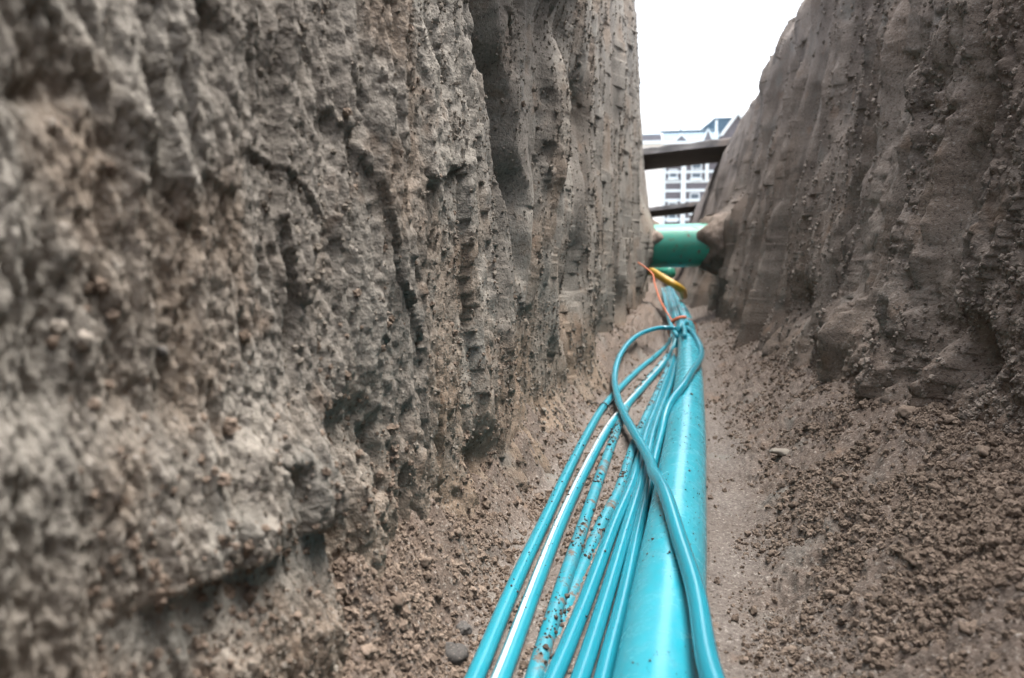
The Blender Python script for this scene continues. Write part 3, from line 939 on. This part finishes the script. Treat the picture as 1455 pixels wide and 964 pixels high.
# taller gabled house
hC = empty('gabled_brick_house', (0, 0, 0))
bx(hC, 'wall', M['brick'], 1014.3, 1092, 204, gpy, D - .2, D + 9)
for py in (215, 227, 239, 251, 263, 275, 287, 299, 311):
    bx(hC, 'stone_band', M['white'], 1014.4, 1091.8, py, py + 3.4, D - .28, D - .19)
for wx in (1022, 1048, 1072):
    window(hC, wx, wx + 11, 219, 247, D - .29); window(hC, wx, wx + 11, 268, 300, D - .29)
part('gable_wall', M['brick'], hC, lambda bm: prism(bm, [(hx(1018), hz(203.9)), (hx(1056), hz(203.9)), (hx(1037), hz(176))], D - .15, D + 1.2))
part('verge', M['white'], hC, lambda bm: prism(bm, [(hx(1013), hz(203.8)), (hx(1018), hz(203.8)), (hx(1037.5), hz(176)), (hx(1036.5), hz(171.5))], D - .4, D + 1.3))
part('verge', M['white'], hC, lambda bm: prism(bm, [(hx(1061), hz(203.8)), (hx(1056), hz(203.8)), (hx(1036.5), hz(176)), (hx(1037.5), hz(171.5))], D - .42, D + 1.28))
part('roof', M['slate'], hC, lambda bm: prism(bm, [(hx(984), hz(193)), (hx(1092), hz(193)), (hx(1076), hz(174)), (hx(1008), hz(174))], D + 2.6, D + 9.2))
part('ridge_flashing', M['lead'], hC, lambda bm: boxm(bm, hx(1008), hx(1076), D + 2.5, D + 2.9, hz(174), hz(172.6)))
part('hip_flashing', M['lead'], hC, lambda bm: prism(bm, [(hx(984), hz(193)), (hx(987), hz(193)), (hx(1009.5), hz(174)), (hx(1007), hz(174))], D + 2.4, D + 2.59))
part('mast', M['iron'], hC, lambda bm: boxm(bm, hx(1034.8), hx(1036.2), D + 2.2, D + 2.3, hz(178), hz(146)))
tag(hC, 'tall gabled brick house with white verges, slate roof and roof mast', 'house')

# ------------------------------------------------------------------ loose stuff: crumbs and grains
def crumb_nodes(mat, subdiv):
    ng = bpy.data.node_groups.new('crumbs', 'GeometryNodeTree')
    ng.interface.new_socket('Geometry', in_out='INPUT', socket_type='NodeSocketGeometry')
    ng.interface.new_socket('Geometry', in_out='OUTPUT', socket_type='NodeSocketGeometry')
    n, l = ng.nodes, ng.links
    gi = n.new('NodeGroupInput'); go = n.new('NodeGroupOutput')
    g2i = n.new('GeometryNodeGeometryToInstance')
    for k in range(4):
        ico = n.new('GeometryNodeMeshIcoSphere'); ico.inputs['Radius'].default_value = 1.0; ico.inputs['Subdivisions'].default_value = subdiv
        sp = n.new('GeometryNodeSetPosition')
        nt = n.new('ShaderNodeTexNoise'); nt.noise_dimensions = '4D'
        nt.inputs['Scale'].default_value = 2.1; nt.inputs['Detail'].default_value = 3.0; nt.inputs['W'].default_value = k * 3.7
        sub = n.new('ShaderNodeVectorMath'); sub.operation = 'SUBTRACT'; sub.inputs[1].default_value = (.5, .5, .5)
        sc = n.new('ShaderNodeVectorMath'); sc.operation = 'SCALE'; sc.inputs['Scale'].default_value = 2.7
        l.new(nt.outputs['Color'], sub.inputs[0]); l.new(sub.outputs[0], sc.inputs[0])
        l.new(ico.outputs['Mesh'], sp.inputs['Geometry']); l.new(sc.outputs[0], sp.inputs['Offset'])
        sm_ = n.new('GeometryNodeSetMaterial'); sm_.inputs['Material'].default_value = mat
        l.new(sp.outputs['Geometry'], sm_.inputs['Geometry'])
        l.new(sm_.outputs['Geometry'], g2i.inputs[0])
    iop = n.new('GeometryNodeInstanceOnPoints')
    iop.inputs['Pick Instance'].default_value = True
    l.new(gi.outputs[0], iop.inputs['Points']); l.new(g2i.outputs[0], iop.inputs['Instance'])
    ri = n.new('FunctionNodeRandomValue'); ri.data_type = 'INT'
    ri.inputs[4].default_value = 0; ri.inputs[5].default_value = 3
    l.new(ri.outputs[2], iop.inputs['Instance Index'])
    rv = n.new('FunctionNodeRandomValue'); rv.data_type = 'FLOAT_VECTOR'
    rv.inputs[1].default_value = (6.28, 6.28, 6.28)
    l.new(rv.outputs[0], iop.inputs['Rotation'])
    na = n.new('GeometryNodeInputNamedAttribute'); na.data_type = 'FLOAT'; na.inputs['Name'].default_value = 'size'
    l.new(na.outputs[0], iop.inputs['Scale'])
    l.new(iop.outputs['Instances'], go.inputs[0])
    return ng

def scatter(name, P, size, mat, label, cat, subdiv=2):
    me = bpy.data.meshes.new(name)
    P = np.asarray(P, np.float32)
    me.vertices.add(len(P)); me.vertices.foreach_set('co', P.ravel())
    a = me.attributes.new('size', 'FLOAT', 'POINT'); a.data.foreach_set('value', np.asarray(size, np.float32))
    me.materials.append(mat)
    o = bpy.data.objects.new(name, me); COL.objects.link(o)
    md = o.modifiers.new('crumbs', 'NODES'); md.node_group = crumb_nodes(mat, subdiv)
    return tag(o, label, cat, kind='stuff')

def clear_of_ducts(P, margin=0.002):
    ok = np.ones(len(P), bool)
    for (C, ro) in placed:
        Cs = C[C[:, 1].argsort()]                        # nearly straight runs: compare at the same depth
        near = (P[:, 0] < Cs[:, 0].max() + 0.04) & (P[:, 0] > Cs[:, 0].min() - 0.04)
        idx = np.where(near)[0]
        for i0 in range(0, len(idx), 4000):
            q = idx[i0:i0 + 4000]
            Cq = Cs[::3]
            d2 = (P[q, 0, None] - Cq[None, :, 0]) ** 2 + (P[q, 1, None] - Cq[None, :, 1]) ** 2
            ok[q] &= d2.min(1) > (ro + margin) ** 2
    return ok

# right-hand talus
n_ = 85000
u = rng.uniform(0, 1, n_)
yy = 1 / (1 / 0.28 + (1 / 2.9 - 1 / 0.28) * u)
xx = rng.uniform(0.02, 0.285, n_)
dens = sstep(0.04, 0.13, xx + 0.05 * fbm(xx * 14, yy * 7, 3, 201)) * np.clip(0.34 + 2.0 * fbm(xx * 20, yy * 15, 4, 301, 0.65), 0.03, 1) + 0.03
keep = rng.uniform(0, 1, n_) < dens
xx, yy = xx[keep], yy[keep]
sz = 0.00075 * np.exp(rng.normal(0, 0.72, len(xx))) * (0.7 + 0.8 * sstep(0.05, 0.2, xx))
sz = np.clip(sz, 0.0004, 0.0028)
P = np.stack([xx, yy, floor_z(xx, yy) + sz * 0.35], -1)
ok = clear_of_ducts(P)
scatter('sand_crumbs', P[ok], sz[ok], M['crumb'], 'loose brown sand crumbs heaped along the furrowed wall', 'sand')
# left-hand foot
n_ = 62000
u = rng.uniform(0, 1, n_)
yy = 1 / (1 / 0.25 + (1 / 2.6 - 1 / 0.25) * u)
xx = rng.uniform(-0.22, -0.0, n_)
dens = sstep(-0.02, -0.10, xx) * np.clip(0.6 + 1.2 * fbm(xx * 16, yy * 12, 3, 305), 0.05, 1) + 0.10
keep = rng.uniform(0, 1, n_) < dens
xx, yy = xx[keep], yy[keep]
sz = np.clip(0.0008 * np.exp(rng.normal(0, 0.55, len(xx))), 0.0004, 0.004)
P = np.stack([xx, yy, floor_z(xx, yy) + sz * 0.35], -1)
ok = clear_of_ducts(P)
scatter('sand_crumbs', P[ok], sz[ok], M['crumb'], 'loose brown sand crumbs between the grey wall and the blue ducts', 'sand')

def wall_points(V, n, ymin, ymax, wfun, nrm):
    nr, nc = V.shape[:2]
    cj = np.where((V[0, :, 1] > ymin) & (V[0, :, 1] < ymax))[0]
    i = rng.integers(0, nr - 1, n); j = rng.choice(cj, n)
    p = V[i, j]
    k = rng.uniform(0, 1, n) < wfun(p)
    return p[k] + rng.normal(0, 0.0006, (k.sum(), 3))
pw = wall_points(VL, 60000, 0.2, 2.6, lambda p: np.clip(0.05 + 0.95 * sstep(-0.02, -0.2, p[:, 2]), 0, 1) * (0.25 + 0.75 * sstep(0.32, 0.55, p[:, 1])) * np.clip(0.35 + 1.5 * fbm(p[:, 1] * 18, p[:, 2] * 18, 3, 311), 0.03, 1), 1)
sz = np.clip(0.0010 * np.exp(rng.normal(0, 0.5, len(pw))), 0.0005, 0.0045)
scatter('wall_crumbs', pw, sz, M['crumb'], 'brown crumbs clinging to the foot of the grey wall', 'sand')
pw = wall_points(VL, 150000, 0.25, 3.2, lambda p: np.clip(0.30 + 1.5 * fbm(p[:, 1] * 13, p[:, 2] * 5, 4, 313, 0.65), 0.02, 1) * (0.12 + 0.88 * sstep(0.45, 0.9, p[:, 1])), 1)
sz = np.clip((0.0007 + 0.0007 * sstep(0.7, 1.6, pw[:, 1])) * np.exp(rng.normal(0, 0.5, len(pw))), 0.0004, 0.0042)
scatter('wall_crumbs', pw, sz, M['crumb_grey'], 'pale sand grains stuck all over the grey wall', 'sand')
pw = wall_points(VR, 130000, 0.4, 3.2, lambda p: np.clip(0.42 + 0.9 * sstep(0.0, -0.15, p[:, 2]) + 0.6 * sstep(0.9, 0.6, p[:, 1]), 0, 1) * np.clip(0.25 + 2.2 * fbm(p[:, 1] * 15, p[:, 2] * 5, 4, 315, 0.65), 0.02, 1), -1)
sz = np.clip((0.0011 + 0.0006 * sstep(0.7, 1.6, pw[:, 1])) * np.exp(rng.normal(0, 0.5, len(pw))), 0.0004, 0.004)
scatter('wall_crumbs', pw, sz, M['crumb_brown'], 'brown crumbs clinging to the furrowed wall', 'sand')

# grains fallen on the pipe and ducts
def on_tube(C, ro, n, spread, s0):
    i = rng.integers(3, len(C) - 3, n)
    L = np.abs(rng.normal(0, spread, n)) * rng.choice([-1, 1], n)
    T = C[i + 1] - C[i - 1]; T /= np.linalg.norm(T, axis=1)[:, None]
    Sd = np.cross(T, [0, 0, 1.0]); Sd /= np.linalg.norm(Sd, axis=1)[:, None]
    U = np.cross(Sd, T)
    s = np.clip(s0 * np.exp(rng.normal(0, 0.6, n)), 0.00015, 0.0022)
    return C[i] + (ro + s * 0.4)[:, None] * (np.cos(L)[:, None] * U + np.sin(L)[:, None] * Sd) + T * rng.normal(0, 0.004, (n, 1)), s
m_ = (PA[:, 1] > 0.3) & (PA[:, 1] < 2.2)
P, sz = on_tube(PA[m_], PIPE_R, 2200, 0.6, 0.00024)
kp = fbm(P[:, 0] * 60, P[:, 1] * 16, 3, 321) > 0.05
P, sz = P[kp], sz[kp]
scatter('sand_grains', P, sz, M['grain'], 'dark sand grains sprinkled on the thick blue pipe', 'sand', 1)
PP, SS = [], []
for (C, rr_, nm), cnt, s0 in zip(cables, (520, 480, 1500, 1300, 160, 120, 120, 60), (.0003, .0003, .0006, .0006, .00025, .00025, .00025, .0002)):
    mm = (C[:, 1] > 0.3) & (C[:, 1] < 2.2)
    P, sz = on_tube(C[mm], rr_, cnt, 0.7, s0)
    kp = fbm(P[:, 0] * 60, P[:, 1] * 22, 3, 323) > -0.02
    PP.append(P[kp]); SS.append(sz[kp])
scatter('sand_grains', np.vstack(PP), np.concatenate(SS), M['grain'], 'dark sand grains stuck to the thin blue ducts', 'sand', 1)

# ------------------------------------------------------------------ single clods and stones
def lump(name, loc, rad, mat, seed, squash=(1, 1, .75), amp=0.35, sub=3):
    bm = bmesh.new()
    bmesh.ops.create_icosphere(bm, subdivisions=sub, radius=1.0)
    P = np.array([v.co[:] for v in bm.verts])
    f = 1 + amp * (vnoise(P[:, 0] * 1.3 + P[:, 2], P[:, 1] * 1.3 - P[:, 2] * .7, seed) + 0.6 * vnoise(P[:, 0] * 3.1 - P[:, 2] * 2, P[:, 1] * 3.1 + P[:, 2] * 2, seed + 1) + 0.35 * vnoise(P[:, 0] * 7 + P[:, 2] * 5, P[:, 1] * 7 - P[:, 2] * 5, seed + 2))
    for v, k in zip(bm.verts, f):
        v.co = Vector((v.co.x * squash[0] * k, v.co.y * squash[1] * k, v.co.z * squash[2] * k)) * rad
    o = bm_obj(name, bm, mat, None, True)
    o.location = loc
    o.rotation_euler = (0, 0, seed * 1.3)
    return o
def floor_hit(px, py):
    P_ = ray(px, py)[None, :] * np.geomspace(0.2, 6, 900)[:, None]
    hit = np.where(P_[:, 2] <= floor_z(P_[:, 0], P_[:, 1]))[0]
    return P_[hit[0]] if len(hit) else P_[300]
def put(name, px, py, rpx, mat, seed, label, cat, group=None, squash=(1, 1, .75), amp=.35):
    p_ = floor_hit(px, py)
    rad = rpx * (0.75 if cat == 'clod' else 1.0) * p_[1] / F
    p_ = p_ + np.array([0, 0, rad * 0.35])
    o = lump(name, p_, rad, mat, seed, squash, amp)
    return tag(o, label, cat, group)
put('stone', 642, 940, 26, M['stone'], 3, 'rounded dark grey stone at the foot of the grey wall beside the striped ducts', 'stone')
put('stone', 660, 897, 11, M['stone'], 5, 'small grey stone just beyond the rounded dark one', 'stone')
put('pebble', 1110, 647, 14, M['shell'], 7, 'flat pale pebble on the smooth sand beside the thick pipe', 'pebble', None, (1, .8, .3), .2)
lab = 'crumbly brown clod of sand lying on the loose slope under the furrowed wall'
for k, (a, b, c) in enumerate([(1190, 690, 11), (1150, 610, 9), (1240, 640, 12), (1330, 700, 14), (1290, 590, 12), (1400, 650, 15), (1130, 720, 9), (1100, 790, 10),
                               (1070, 870, 10), (1180, 850, 13), (1300, 800, 14), (1420, 780, 16), (1250, 920, 16), (1380, 900, 18), (1120, 930, 12), (1230, 740, 10),
                               (1350, 600, 12), (1200, 570, 9), (1430, 560, 13), (1060, 560, 6), (1040, 620, 5), (1100, 540, 6)]):
    put('sand_clod', a, b, c, M['crumb'], 20 + k, lab, 'clod', 'clods on the loose slope', (1, .9, .75), .5)
lab = 'crumbly brown clod of sand at the foot of the grey wall'
for k, (a, b, c) in enumerate([(600, 800, 14), (560, 860, 18), (650, 760, 11), (520, 930, 18), (690, 720, 9), (620, 850, 12), (590, 930, 14), (735, 650, 8), (770, 610, 7), (700, 800, 8)]):
    put('sand_clod', a, b, c, M['crumb'], 60 + k, lab, 'clod', 'clods at the foot of the grey wall', (1, .9, .75), .5)

# stones and lumps stuck in the grey wall
LPX, LPY = project(VL[..., 0], np.maximum(VL[..., 1], 0.05), VL[..., 2])
def wall_put(name, px, py, rpx, mat, seed, label, cat, squash=(.6, 1, .8), amp=.35):
    q = (LPX - px) ** 2 + (LPY - py) ** 2 + np.where(VL[..., 1] < 0.12, 1e9, 0)
    q = np.where(q < 30, VL[..., 1], 1e6 + q)            # nearest surface under that point
    i, j = np.unravel_index(int(q.argmin()), q.shape)
    p_ = VL[i, j]
    return tag(lump(name, p_, rpx * p_[1] / F, mat, seed, squash, amp), label, cat)
wall_put('stone', 122, 484, 24, M['shell'], 3, 'pale flint embedded in the grey wall, larger of two', 'stone')
wall_put('stone', 86, 464, 13, M['shell'], 9, 'small pale flint embedded in the grey wall next to the larger one', 'stone')
wall_put('stone', 232, 498, 12, M['stone'], 11, 'small dark stone embedded in the grey wall near the pale flints', 'stone')
